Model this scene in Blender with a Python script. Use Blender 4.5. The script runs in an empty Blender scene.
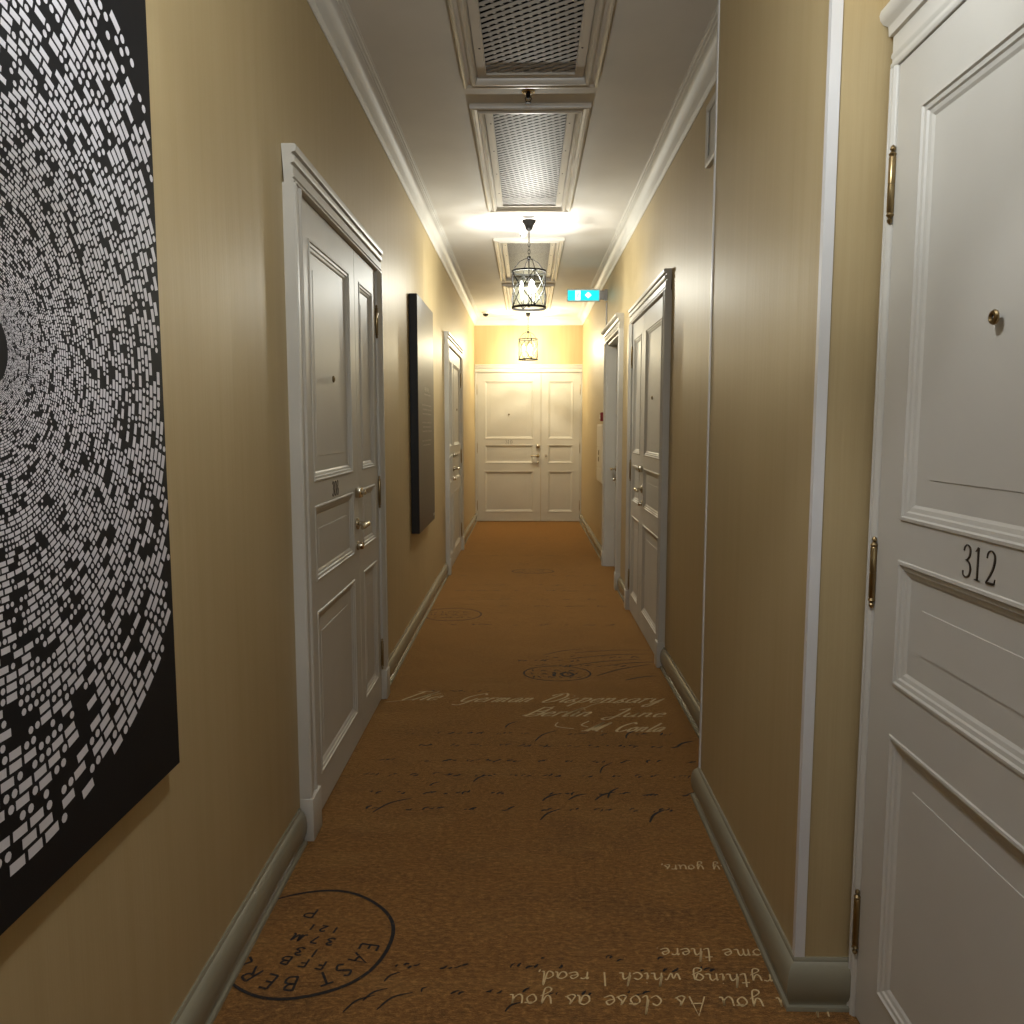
import bpy, bmesh, math, random
from mathutils import Vector, Matrix
R = math.radians
S = bpy.context.scene

# ------------------------------------------------------------------ camera
cam = bpy.data.cameras.new('camera'); co = bpy.data.objects.new('camera', cam)
S.collection.objects.link(co); S.camera = co
co.location = (0, 0, 1.40)
co.rotation_euler = (R(90 - 6.03), 0, R(1.06))
cam.sensor_width = 36; cam.lens = 805 / 1024 * 36; cam.clip_start = .05
# ------------------------------------------------------------------ world, exposure
w = bpy.data.worlds.new('world'); S.world = w; w.use_nodes = True
w.node_tree.nodes['Background'].inputs[0].default_value = (.6, .65, .7, 1)
w.node_tree.nodes['Background'].inputs[1].default_value = .02
S.view_settings.view_transform = 'Standard'; S.view_settings.look = 'None'
S.view_settings.exposure = 0.0; S.view_settings.gamma = 1
# lantern list: y position, watts of its bulbs, colour of its light
LANTERNS = [(-3.90, 60.0, (.80, .89, 1.0)), (1.15, 48.0, (.92, .94, 1.0)), (6.40, 52.0, (1.0, .97, .90)), (11.25, 96.0, (1.0, .87, .62))]
LX = .013

# ------------------------------------------------------------------ helpers
def link(o):
    S.collection.objects.link(o); return o

def obj(name, bm, mat, parent=None, smooth=False, recalc=True):
    if recalc: bmesh.ops.recalc_face_normals(bm, faces=bm.faces[:])
    me = bpy.data.meshes.new(name); bm.to_mesh(me); bm.free()
    if smooth:
        for p in me.polygons: p.use_smooth = True
        me.set_sharp_from_angle(angle=R(38)) if hasattr(me, 'set_sharp_from_angle') else None
    for m in (mat if isinstance(mat, (list, tuple)) else [mat]): me.materials.append(m)
    o = link(bpy.data.objects.new(name, me))
    if parent: o.parent = parent
    return o

def empty(name, loc, rz=0):
    o = link(bpy.data.objects.new(name, None)); o.location = loc; o.rotation_euler = (0, 0, rz)
    o.empty_display_size = .05; return o

def tag(o, label, cat=None, group=None, kind=None):
    o['label'] = label
    if cat: o['category'] = cat
    if group: o['group'] = group
    if kind: o['kind'] = kind
    return o

def quad(bm, pts, mi=0):
    f = bm.faces.new([bm.verts.new(p) for p in pts]); f.material_index = mi; return f

def box(bm, x0, x1, y0, y1, z0, z1, mi=0):
    v = [bm.verts.new((x, y, z)) for z in (z0, z1) for y in (y0, y1) for x in (x0, x1)]
    for a, b, c, d in ((0,1,3,2),(4,6,7,5),(0,4,5,1),(2,3,7,6),(0,2,6,4),(1,5,7,3)):
        bm.faces.new((v[a], v[b], v[c], v[d])).material_index = mi

def bevelbox(bm, x0, x1, y0, y1, z0, z1, b=.002, seg=2):
    t = bmesh.new(); box(t, x0, x1, y0, y1, z0, z1)
    bmesh.ops.recalc_face_normals(t, faces=t.faces[:])
    bmesh.ops.bevel(t, geom=t.edges[:], offset=b, segments=seg, affect='EDGES', profile=.5)
    vm = [bm.verts.new(v.co) for v in t.verts]
    for f in t.faces: bm.faces.new([vm[v.index] for v in f.verts])
    t.free()

def lathe(bm, prof, c=(0,0,0), axis='z', n=24, cap=True):
    """prof: list of (radius, height along axis)"""
    rings = []
    for r, h in prof:
        ring = []
        for i in range(n):
            a = 2*math.pi*i/n; u, v = r*math.cos(a), r*math.sin(a)
            p = (u, v, h) if axis == 'z' else ((u, h, v) if axis == 'y' else (h, u, v))
            ring.append(bm.verts.new((p[0]+c[0], p[1]+c[1], p[2]+c[2])))
        rings.append(ring)
    for a, b in zip(rings, rings[1:]):
        for i in range(n):
            bm.faces.new((a[i], a[(i+1) % n], b[(i+1) % n], b[i]))
    if cap:
        bm.faces.new(rings[0]); bm.faces.new(rings[-1])

def tube(bm, pts, r, n=8, closed=False):
    pts = [Vector(p) for p in pts]; m = len(pts); rings = []
    up = None
    for i, p in enumerate(pts):
        if closed: d = pts[(i+1) % m] - pts[i-1]
        else: d = pts[min(i+1, m-1)] - pts[max(i-1, 0)]
        d.normalize()
        if up is None:
            up = Vector((0,0,1)) if abs(d.z) < .9 else Vector((1,0,0))
        s = d.cross(up); s.normalize(); up = s.cross(d); up.normalize()
        rr = r[i] if isinstance(r, (list, tuple)) else r
        rings.append([bm.verts.new(p + s*rr*math.cos(2*math.pi*k/n) + up*rr*math.sin(2*math.pi*k/n)) for k in range(n)])
    seq = list(zip(rings, rings[1:])) + ([(rings[-1], rings[0])] if closed else [])
    for a, b in seq:
        for k in range(n): bm.faces.new((a[k], a[(k+1) % n], b[(k+1) % n], b[k]))
    if not closed:
        bm.faces.new(rings[0]); bm.faces.new(rings[-1])

def sweep(bm, path, prof, side=1, closed=False, endcaps=True):
    """path: list of (x, y); prof: list of (w, z), w measured to the side of the path; mitred corners"""
    n = len(path); P = [Vector(p) for p in path]; offs = []
    for i in range(n):
        if closed: a, b = P[i-1], P[(i+1) % n]; d0 = (P[i]-a).normalized(); d1 = (b-P[i]).normalized()
        else:
            d0 = (P[i]-P[i-1]).normalized() if i else (P[1]-P[0]).normalized()
            d1 = (P[i+1]-P[i]).normalized() if i < n-1 else d0
        n0 = Vector((-d0.y, d0.x))*side; n1 = Vector((-d1.y, d1.x))*side
        m = (n0+n1).normalized(); offs.append(m / max(.2, m.dot(n0)))
    rings = [[bm.verts.new((P[i].x+offs[i].x*w_, P[i].y+offs[i].y*w_, z)) for w_, z in prof] for i in range(n)]
    seq = list(zip(rings, rings[1:])) + ([(rings[-1], rings[0])] if closed else [])
    for a, b in seq:
        for k in range(len(prof)-1): bm.faces.new((a[k], a[k+1], b[k+1], b[k]))
    if endcaps and not closed:
        bm.faces.new(rings[0]); bm.faces.new(rings[-1])

# ------------------------------------------------------------------ materials
def mat(name, color, rough=.5, metal=0., spec=.5, emit=None, estr=0, coat=0):
    m = bpy.data.materials.new(name); m.use_nodes = True; b = m.node_tree.nodes['Principled BSDF']
    b.inputs['Base Color'].default_value = (*color, 1); b.inputs['Roughness'].default_value = rough
    b.inputs['Metallic'].default_value = metal; b.inputs['Specular IOR Level'].default_value = spec
    b.inputs['Coat Weight'].default_value = coat
    if emit: b.inputs['Emission Color'].default_value = (*emit, 1); b.inputs['Emission Strength'].default_value = estr
    return m

class NT:
    def __init__(s, m): s.m = m; s.t = m.node_tree; s.b = s.t.nodes['Principled BSDF']
    def n(s, typ, **k):
        o = s.t.nodes.new(typ)
        for a, v in k.items():
            if a.startswith('i_'): o.inputs[a[2:].replace('_', ' ')].default_value = v
            else: setattr(o, a, v)
        return o
    def l(s, a, b): s.t.links.new(a, b)
    def coords(s, scale=(1,1,1), rot=(0,0,0)):
        g = s.n('ShaderNodeNewGeometry'); mp = s.n('ShaderNodeMapping')
        mp.inputs['Scale'].default_value = scale; mp.inputs['Rotation'].default_value = rot
        s.l(g.outputs['Position'], mp.inputs['Vector']); return mp.outputs['Vector']
    def noise(s, vec, scale, detail=4, rough=.55):
        o = s.n('ShaderNodeTexNoise'); o.inputs['Scale'].default_value = scale; o.inputs['Detail'].default_value = detail
        o.inputs['Roughness'].default_value = rough; s.l(vec, o.inputs['Vector']); return o.outputs['Fac']
    def ramp(s, fac, stops):
        o = s.n('ShaderNodeValToRGB'); e = o.color_ramp.elements
        while len(e) < len(stops): e.new(.5)
        for el, (p, c) in zip(e, stops): el.position = p; el.color = (*c, 1) if len(c) == 3 else c
        s.l(fac, o.inputs['Fac']); return o.outputs['Color']
    def mix(s, fac, a, b, mode='MIX'):
        o = s.n('ShaderNodeMix', data_type='RGBA', blend_type=mode)
        for i, v in ((0, fac), (6, a), (7, b)):
            if hasattr(v, 'links'): s.l(v, o.inputs[i])
            else: o.inputs[i].default_value = v if isinstance(v, float) else (*v, 1)
        return o.outputs[2]
    def bump(s, h, strength=.2, dist=.002, chain=None):
        o = s.n('ShaderNodeBump'); o.inputs['Strength'].default_value = strength; o.inputs['Distance'].default_value = dist
        s.l(h, o.inputs['Height'])
        if chain: s.l(chain, o.inputs['Normal'])
        return o.outputs['Normal']

def make_wallpaper():
    m = mat('gold_satin_wallpaper', (.45, .33, .15), .38, 0, .45); t = NT(m)
    v = t.coords((1, 1, .012)); fine = t.noise(v, 260, 3, .7)
    mid = t.noise(t.coords((1, 1, .05)), 22, 3)
    c = t.mix(.5, t.ramp(fine, [(.3, (.435, .330, .165)), (.7, (.49, .382, .205))]), t.ramp(mid, [(.3, (.435, .330, .165)), (.7, (.49, .382, .205))]))
    t.l(c, t.b.inputs['Base Color'])
    t.l(t.bump(mid, .25, .004, t.bump(fine, .22, .0012)), t.b.inputs['Normal'])
    rr = t.n('ShaderNodeMapRange'); rr.inputs[3].default_value = .40; rr.inputs[4].default_value = .56
    t.l(fine, rr.inputs[0]); t.l(rr.outputs[0], t.b.inputs['Roughness'])
    t.b.inputs['Metallic'].default_value = .14
    return m

def make_paint(name, col, rough, amt=.06, sc=60):
    m = mat(name, col, rough); t = NT(m)
    n = t.noise(t.coords((1, 1, .35)), sc, 4); n2 = t.noise(t.coords(), 3, 3)
    lo = tuple(c*.93 for c in col)
    t.l(t.ramp(n2, [(.3, lo), (.7, col)]), t.b.inputs['Base Color'])
    t.l(t.bump(n, amt, .001), t.b.inputs['Normal'])
    return m

def make_carpet():
    m = mat('mottled_rust_carpet', (.3, .15, .05), .9, 0, .15); t = NT(m)
    big = t.noise(t.coords((1, 1.7, 1)), 1.3, 5, .6)
    mid = t.noise(t.coords((1, 3.0, 1)), 5.0, 6, .68)
    weft = t.noise(t.coords((4, 70, 1)), 4, 4, .75)
    weft2 = t.noise(t.coords((1.4, 16, 1)), 3, 5, .7)
    warp = t.noise(t.coords((70, 4, 1)), 4, 3, .7)
    tuft = t.noise(t.coords(), 330, 2, .6)
    grain = t.noise(t.coords((1, 2.0, 1)), 48, 6, .85)
    c = t.ramp(big, [(.30, (.30, .120, .026)), (.5, (.35, .160, .042)), (.72, (.36, .205, .075))])
    c = t.mix(.6, c, t.ramp(mid, [(.34, (.085, .042, .016)), (.5, (.26, .110, .026)), (.64, (.44, .24, .080))]))
    c = t.mix(.40, c, t.ramp(weft, [(.32, (.09, .040, .012)), (.68, (.42, .24, .09))]))
    c = t.mix(.30, c, t.ramp(weft2, [(.35, (.12, .065, .028)), (.65, (.40, .22, .075))]))
    c = t.mix(.22, c, t.ramp(warp, [(.3, (.10, .05, .018)), (.7, (.40, .22, .08))]))
    blot = t.noise(t.coords((1, 2.0, 1), (0, 0, .3)), 2.6, 5, .65)
    c = t.mix(t.ramp(blot, [(.50, (0, 0, 0)), (.64, (.75, .75, .75))]), c, (.075, .058, .036))
    pale = t.noise(t.coords((1, 2.6, 3)), 1.9, 6, .65)
    c = t.mix(t.ramp(pale, [(.52, (0, 0, 0)), (.68, (.60, .60, .60))]), c, (.50, .31, .115))
    c = t.mix(.40, c, t.ramp(tuft, [(.3, (.055, .025, .008)), (.7, (.42, .22, .08))]))
    c = t.mix(.60, c, t.ramp(grain, [(.38, (.030, .012, .004)), (.52, (.175, .072, .017)), (.64, (.50, .25, .075))]))
    t.l(c, t.b.inputs['Base Color'])
    t.l(t.bump(tuft, .6, .004, t.bump(weft, .3, .004)), t.b.inputs['Normal'])
    t.b.inputs['Sheen Weight'].default_value = 1.0; t.b.inputs['Sheen Roughness'].default_value = .30
    t.b.inputs['Sheen Tint'].default_value = (1., .58, .20, 1)
    return m

def make_ink(name, col, thr):
    """ink worn into the carpet pile: noise decides where the colour is still there"""
    m = mat(name, col, .95, 0, .1); t = NT(m)
    n = t.noise(t.coords(), 75, 4, .7); n2 = t.noise(t.coords(), 400, 2, .6)
    a = t.n('ShaderNodeMath', operation='ADD'); t.l(n, a.inputs[0]); t.l(n2, a.inputs[1])
    rr = t.n('ShaderNodeMapRange'); rr.inputs[1].default_value = thr; rr.inputs[2].default_value = thr+.14
    rr.inputs[4].default_value = .9
    m.node_tree.nodes['Principled BSDF'].inputs['Sheen Weight'].default_value = .2
    t.l(a.outputs[0], rr.inputs[0]); t.l(rr.outputs[0], t.b.inputs['Alpha'])
    return m

def make_ornament():
    m = mat('ornamented_plaster', (.64, .62, .57), .6); t = NT(m)
    v = t.n('ShaderNodeTexVoronoi'); v.inputs['Scale'].default_value = 90
    t.l(t.coords(), v.inputs['Vector'])
    t.l(t.bump(v.outputs['Distance'], .6, .003), t.b.inputs['Normal']); return m

WALL = make_wallpaper()
DOOR = make_paint('cream_gloss_door_paint', (.56, .535, .475), .46, .05)
TRIM = make_paint('cream_trim_paint', (.58, .555, .495), .42, .05)
WHITE = make_paint('white_corner_paint', (.68, .67, .66), .4, .03)
CEIL = make_paint('matt_ceiling_paint', (.70, .675, .63), .62, .04, 30)
CROWN = make_paint('ivory_cornice_paint', (.64, .62, .57), .55, .03)
ORN = make_ornament()
BASE = make_paint('taupe_baseboard_paint', (.27, .25, .18), .24, .04)
CARPET = make_carpet()
INK = make_ink('faded_black_ink', (.014, .014, .015), .70)
INKF = make_ink('worn_black_ink', (.025, .022, .020), .82)
PALE = make_ink('pale_cream_yarn', (.74, .56, .29), .70)
STAMP = make_ink('black_stamp_ink', (.016, .015, .016), .70)
BLUE = make_ink('blue_grey_yarn', (.09, .115, .12), 1.02)
BRASS = mat('aged_brass', (.30, .22, .11), .30, 1.0)
NICKEL = mat('polished_nickel_brass', (.62, .55, .42), .18, 1.0)
DARKM = mat('dark_bronze_iron', (.007, .006, .005), .6, .0, .2)
DARK = mat('dark_plenum', (.008, .008, .008), .9)
NUMB = mat('bronze_numerals', (.035, .022, .012), .4, .3)
MESHM = mat('grey_expanded_metal', (.40, .38, .36), .5, .1, .3)
FRAME = make_paint('cream_grille_frame', (.66, .62, .55), .3, .03)
BLACKC = make_paint('black_canvas', (.005, .005, .006), .6, .12, 300); BLACKC.node_tree.nodes['Principled BSDF'].inputs['Specular IOR Level'].default_value = .28
PRINT = mat('off_white_print', (.60, .58, .60), .5)
PLAQ = mat('dark_plaque_lacquer', (.055, .042, .032), .42, .0, .6)
PLQE = mat('black_plaque_edge', (.006, .006, .006), .5)
PTXT = mat('silver_lettering', (.32, .30, .27), .4)
SLEEVE = mat('candle_sleeve', (.75, .72, .64), .5)
RED = mat('red_alarm_plastic', (.24, .012, .012), .35)
IVORY = mat('ivory_box_paint', (.78, .70, .54), .4)
PLAST = mat('white_plastic', (.72, .71, .68), .35)
GREYM = mat('grey_anodised', (.3, .3, .3), .35, .8)
SHADOWG = mat('smoked_dome', (.015, .015, .017), .12)
def make_bulb(name, col, strength):
    m = bpy.data.materials.new(name); m.use_nodes = True; t = m.node_tree; t.nodes.remove(t.nodes['Principled BSDF'])
    a = t.nodes.new('ShaderNodeAddShader'); tr = t.nodes.new('ShaderNodeBsdfTransparent'); em = t.nodes.new('ShaderNodeEmission')
    em.inputs[0].default_value = (*col, 1); em.inputs[1].default_value = strength
    t.links.new(tr.outputs[0], a.inputs[0]); t.links.new(em.outputs[0], a.inputs[1])
    t.links.new(a.outputs[0], t.nodes['Material Output'].inputs['Surface']); return m
BULB = make_bulb('glowing_bulb', (1, .96, .90), 9)
BULBW = make_bulb('glowing_warm_bulb', (1, .93, .80), 9)
SGREEN = mat('lit_sign_turquoise', (.0, .5, .55), .4, emit=(.0, .72, .80), estr=1.1)
SWHITE = mat('lit_sign_white', (.9, .95, .95), .4, emit=(.85, 1, 1), estr=1.15)

GLASS = bpy.data.materials.new('clear_lantern_glass'); GLASS.use_nodes = True
_t = GLASS.node_tree; _t.nodes.remove(_t.nodes['Principled BSDF'])
_o = _t.nodes['Material Output']; _mx = _t.nodes.new('ShaderNodeMixShader'); _tr = _t.nodes.new('ShaderNodeBsdfTransparent')
_gl = _t.nodes.new('ShaderNodeBsdfGlossy'); _gl.inputs['Roughness'].default_value = .03
_fr = _t.nodes.new('ShaderNodeLayerWeight'); _fr.inputs['Blend'].default_value = .05
_tr.inputs[0].default_value = (.88, .915, .90, 1)
_t.links.new(_fr.outputs['Fresnel'], _mx.inputs[0]); _t.links.new(_tr.outputs[0], _mx.inputs[1])
_t.links.new(_gl.outputs[0], _mx.inputs[2]); _t.links.new(_mx.outputs[0], _o.inputs['Surface'])

# ------------------------------------------------------------------ the corridor shell
XL, XR, XN, YE, YB, ZC = -.765, .805, .654, 11.92, -6.4, 2.98
YP0, YP1, XD = 1.84, 2.93, .800        # pier near / far side, wall of door 312
bm = bmesh.new(); box(bm, -.95, 1.35, YB-.1, YE+.1, -.06, 0)
floor = obj('floor', bm, CARPET); tag(floor, 'rust brown carpet with woven handwriting and postmark stamps', 'carpet', kind='structure')

GR = [(1.62, 3.91, .310), (4.14, 6.07, .30), (6.97, 8.87, .30), (9.16, 11.22, .29)]   # ceiling grilles: y0, y1, half width
bm = bmesh.new()
ys = [YB-.1]
for a, b, h in GR: ys += [a+.10, b-.10]
ys.append(YE+.1)
for i in range(len(ys)-1):
    if i % 2 == 0: box(bm, -.95, 1.35, ys[i], ys[i+1], ZC, ZC+.05)
    else:
        hw = GR[i//2][2]-.085
        box(bm, -.95, -hw+LX, ys[i], ys[i+1], ZC, ZC+.05); box(bm, hw+LX, 1.35, ys[i], ys[i+1], ZC, ZC+.05)
bmesh.ops.remove_doubles(bm, verts=bm.verts[:], dist=1e-5)
tag(obj('ceiling', bm, CEIL, recalc=False), 'off-white painted ceiling running the length of the corridor', 'ceiling', kind='structure')

def wallobj(name, boxes, label):
    bm = bmesh.new()
    for b in boxes: box(bm, *b)
    return tag(obj(name, bm, WALL), label, 'wall', kind='structure')
wallobj('wall_left', [(XL-.12, XL, YB, YE+.1, 0, ZC)], 'left wall in gold satin wallpaper')
OY0, OY1, OZ = 6.93, 8.06, 2.235
wallobj('wall_right', [(XR, XR+.12, YP1-.02, OY0, 0, ZC), (XR, XR+.12, OY1, YE+.1, 0, ZC), (XR, XR+.12, OY0, OY1, OZ, ZC)], 'right wall in gold satin wallpaper beyond the projecting pier')
wallobj('wall_right', [(XN, XR+.12, YP0, YP1, 0, ZC)], 'projecting pier of the right wall with white corner strip')
wallobj('wall_right', [(XD, XD+.12, YB, YP0, 0, ZC)], 'near part of the right wall around door 312')
wallobj('wall_end', [(XL-.1, XR+.1, YE, YE+.12, 0, ZC)], 'yellow lit end wall above the double door 310')
wallobj('wall_back', [(XL-.1, XD+.1, YB-.12, YB, 0, ZC)], 'wall closing the corridor behind the viewer')

# baseboards
BP = [(0, .124), (.005, .125), (.008, .121), (.008, .116), (.013, .113), (.0195, .105), (.0245, .091), (.0265, .074),
      (.0265, .055), (.0240, .037), (.019, .023), (.0165, .016), (.0175, .011), (.025, .010), (.0265, .006), (.0265, 0), (0, 0)]
def baseboard(name, path, side, label):
    bm = bmesh.new(); sweep(bm, path, BP, side)
    tag(obj(name, bm, BASE, smooth=True), label, 'baseboard', kind='structure')
baseboard('baseboard_left', [(XL, YB), (XL, 2.575)], -1, 'taupe rounded baseboard on the left wall below the round print')
baseboard('baseboard_left', [(XL, 4.125), (XL, 7.50)], -1, 'taupe rounded baseboard between the two left doors')
baseboard('baseboard_left', [(XL, 9.20), (XL, YE-.04)], -1, 'short baseboard at the far end of the left wall')
baseboard('baseboard_right', [(XD-.005, YP0), (XN, YP0), (XN, YP1+.0), (XR, YP1)], 1, 'taupe rounded baseboard wrapping the projecting pier')
baseboard('baseboard_right', [(XR, YP1+.03), (XR, 4.60)], 1, 'taupe baseboard between the pier and the right double door')
baseboard('baseboard_right', [(XR, 6.19), (XR, 6.83)], 1, 'short taupe baseboard between the right double door and the recessed doorway')
baseboard('baseboard_right', [(XR, 8.15), (XR, YE-.04)], 1, 'taupe baseboard beyond the recessed doorway on the right')

# cornice: plain part and ornamented lower band
def cz(p): return [(a, ZC-b) for a, b in p]
C1 = cz([(0, .085), (.016, .085), (.019, .078), (.022, .066), (.030, .052), (.044, .037), (.060, .028), (.066, .026),
         (.066, .021), (.073, .019), (.075, .012), (.083, .010), (.086, .005), (.092, .003), (.092, 0), (0, 0)])
C2 = cz([(0, .112), (.004, .112), (.006, .108), (.0035, .104), (.007, .100), (.013, .094), (.016, .088), (.016, .085), (0, .085)])
cp = [(XL, YB), (XL, YE), (XR, YE), (XR, YP1), (XN, YP1), (XN, YP0), (XD, YP0), (XD, YB)]
bm = bmesh.new(); sweep(bm, cp, C1, -1)
tr = tag(obj('trim_1', bm, CROWN, smooth=True), 'ivory plaster cornice along ceiling and walls', 'cornice', kind='structure')
bm = bmesh.new(); sweep(bm, cp, C2, -1); obj('ornament_band', bm, ORN, tr, smooth=True)

# white corner strips of the pier
bm = bmesh.new(); box(bm, XN-.004, XN+.020, YP0-.004, YP0+.0, .125, 2.868); box(bm, XN-.004, XN, YP0, YP0+.014, .125, 2.868)
tag(obj('trim_2', bm, WHITE), 'wide white corner strip on the near edge of the pier', 'corner strip', kind='structure')
bm = bmesh.new(); box(bm, XN-.004, XN+.004, YP1, YP1+.004, .125, 2.868); box(bm, XN-.004, XN, YP1-.012, YP1, .125, 2.868)
tag(obj('trim_3', bm, WHITE), 'thin white corner strip on the far edge of the pier', 'corner strip', kind='structure')

# ------------------------------------------------------------------ single-stroke lettering
def smooth(pts, k=5):
    if len(pts) < 3: return [Vector(p) for p in pts]
    P = [Vector(p) for p in pts]; out = []
    for i in range(len(P)-1):
        p0, p1, p2, p3 = P[max(i-1, 0)], P[i], P[i+1], P[min(i+2, len(P)-1)]
        for j in range(k):
            t = j/k
            out.append(.5*((2*p1)+(p2-p0)*t+(2*p0-5*p1+4*p2-p3)*t*t+(3*p1-p0-3*p2+p3)*t*t*t))
    out.append(P[-1]); return out

def ribbon(bm, pts, fn, wfun, z=0., k=5, sharp=False):
    """pts in glyph units -> fn maps to (x, y) in metres; wfun(dir) gives half width"""
    P = [Vector(p) for p in pts] if sharp else smooth(pts, k)
    Q = [Vector(fn(p)) for p in P]; L = []; Rr = []
    for i, q in enumerate(Q):
        d = (Q[min(i+1, len(Q)-1)]-Q[max(i-1, 0)])
        if d.length < 1e-9: d = Vector((1, 0))
        d.normalize(); n = Vector((-d.y, d.x))
        t = i/max(1, len(Q)-1)
        h = wfun(d, t)
        L.append(bm.verts.new((*(q+n*h), z))); Rr.append(bm.verts.new((*(q-n*h), z)))
    for i in range(len(Q)-1): bm.faces.new((L[i], Rr[i], Rr[i+1], L[i+1]))

G = {  # width, strokes (baseline 0, x-height .5, cap 1)
 'a': (.5, [[(.42,.42),(.25,.5),(.06,.3),(.1,.05),(.28,.05),(.42,.42),(.42,.08),(.52,.02)]]),
 'b': (.5, [[(.05,.2),(.2,1),(.08,.1),(.25,.0),(.42,.2),(.3,.45),(.12,.3)]]),
 'c': (.42, [[(.38,.4),(.22,.5),(.05,.25),(.2,0),(.42,.12)]]),
 'd': (.5, [[(.42,.42),(.25,.5),(.06,.3),(.1,.05),(.28,.05),(.45,1),(.42,.08),(.52,.02)]]),
 'e': (.42, [[(.06,.2),(.34,.32),(.26,.5),(.06,.3),(.14,.02),(.42,.12)]]),
 'f': (.36, [[(.38,.92),(.25,1),(.16,.6),(.12,-.35)],[(.02,.45),(.34,.48)]]),
 'g': (.5, [[(.42,.42),(.22,.5),(.06,.25),(.25,.02),(.42,.45),(.38,-.3),(.15,-.38),(.1,-.2),(.5,.1)]]),
 'h': (.5, [[(.05,.2),(.22,1),(.06,0)],[(.09,.25),(.3,.5),(.36,.3),(.36,.05),(.5,.05)]]),
 'i': (.24, [[(.06,.2),(.14,.48),(.1,.05),(.24,.08)],[(.16,.7),(.18,.74)]]),
 'k': (.48, [[(.05,.2),(.22,1),(.06,0)],[(.4,.5),(.12,.25),(.38,.02),(.5,.1)]]),
 'l': (.26, [[(.04,.2),(.22,.98),(.08,.15),(.14,0),(.26,.1)]]),
 'm': (.74, [[(.04,.4),(.1,.48),(.07,0)],[(.09,.3),(.24,.5),(.3,.35),(.28,0)],[(.3,.3),(.46,.5),(.54,.35),(.54,.06),(.7,.06)]]),
 'n': (.52, [[(.04,.4),(.1,.48),(.07,0)],[(.09,.3),(.28,.5),(.36,.35),(.35,.06),(.52,.06)]]),
 'o': (.48, [[(.26,.5),(.06,.28),(.18,.0),(.4,.2),(.3,.48),(.22,.42),(.48,.44)]]),
 'p': (.5, [[(.04,.4),(.14,.48),(.04,-.4)],[(.12,.3),(.3,.5),(.42,.3),(.28,.02),(.1,.1)]]),
 'r': (.38, [[(.04,.4),(.12,.5),(.08,0)],[(.1,.3),(.24,.5),(.38,.44)]]),
 's': (.38, [[(.02,.05),(.24,.5),(.2,.3),(.32,.1),(.14,-.02),(.02,.06)],[(.3,.05),(.4,.12)]]),
 't': (.34, [[(.2,.95),(.12,.1),(.2,0),(.34,.1)],[(.02,.62),(.34,.66)]]),
 'u': (.52, [[(.06,.48),(.06,.12),(.18,0),(.36,.2),(.4,.48),(.4,.06),(.52,.04)]]),
 'v': (.44, [[(.04,.48),(.16,.02),(.36,.48),(.46,.44)]]),
 'w': (.64, [[(.04,.48),(.12,.02),(.3,.4),(.36,.02),(.56,.48),(.64,.44)]]),
 'y': (.5, [[(.06,.48),(.1,.12),(.24,.08),(.4,.48)],[(.4,.48),(.3,-.3),(.1,-.38),(.08,-.2),(.45,.08)]]),
 'A': (.7, [[(.04,0),(.4,1),(.6,0)],[(.14,.36),(.58,.38)]]),
 'B': (.62, [[(.1,0),(.14,1)],[(.12,.98),(.5,.9),(.42,.58),(.14,.52)],[(.14,.52),(.56,.42),(.46,.04),(.08,.02)]]),
 'C': (.66, [[(.6,.82),(.4,1),(.08,.6),(.16,.08),(.44,.0),(.64,.2)]]),
 'D': (.7, [[(.3,.9),(.16,.05),(.5,.1),(.66,.6),(.4,1),(.08,.86),(.02,.7)]]),
 'E': (.56, [[(.1,0),(.1,1)],[(.1,1),(.5,.98)],[(.1,.52),(.42,.52)],[(.1,.02),(.52,.02)]]),
 'F': (.52, [[(.1,0),(.1,1)],[(.1,1),(.5,.98)],[(.1,.52),(.42,.52)]]),
 'G': (.74, [[(.66,.84),(.44,1),(.08,.6),(.18,.08),(.5,.1),(.62,.44),(.5,-.3),(.1,-.3)]]),
 'I': (.24, [[(.12,0),(.12,1)]]),
 'J': (.6, [[(.1,.8),(.4,1),(.42,.5),(.34,-.3),(.08,-.3),(.1,-.1),(.55,.1)]]),
 'L': (.5, [[(.1,1),(.1,.02)],[(.1,.02),(.48,.02)]]),
 'M': (.95, [[(-.1,.05),(.1,.1),(.3,1),(.24,.0)],[(.3,1),(.44,.1),(.74,1),(.68,.1),(.84,.05)]]),
 'N': (.7, [[(.1,0),(.12,1)],[(.12,1),(.56,0)],[(.56,0),(.58,1)]]),
 'P': (.58, [[(.1,0),(.12,1)],[(.12,1),(.5,.9),(.46,.56),(.12,.48)]]),
 'R': (.62, [[(.1,0),(.12,1)],[(.12,1),(.5,.9),(.44,.56),(.12,.5)],[(.26,.5),(.6,0)]]),
 'S': (.56, [[(.5,.86),(.3,1),(.08,.8),(.26,.54),(.5,.28),(.3,0),(.06,.14)]]),
 'T': (.62, [[(.3,0),(.32,1)],[(.02,.98),(.62,1)]]),
 '1': (.3, [[(.15,0),(.17,1)]]), '7': (.5, [[(.04,1),(.46,.98)],[(.46,.98),(.18,0)]]),
 '2': (.5, [[(.06,.8),(.26,1),(.46,.8),(.3,.4),(.04,.02)],[(.04,.02),(.5,.04)]]),
 '3': (.5, [[(.06,.88),(.26,1),(.44,.8),(.2,.54),(.48,.26),(.26,0),(.04,.12)]]),
 '0': (.5, [[(.26,1),(.06,.6),(.2,.02),(.46,.4),(.3,1)]]),
 '.': (.2, [[(.06,.0),(.1,.03)]]), ',': (.2, [[(.1,.04),(.04,-.14)]]), ' ': (.4, []),
}
def calli(hmin, hmax, ang):
    c, s = math.cos(ang), math.sin(ang)
    return lambda d, t: hmin + (hmax-hmin)*abs(d.x*(-s)+d.y*c)**1.0
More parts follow.
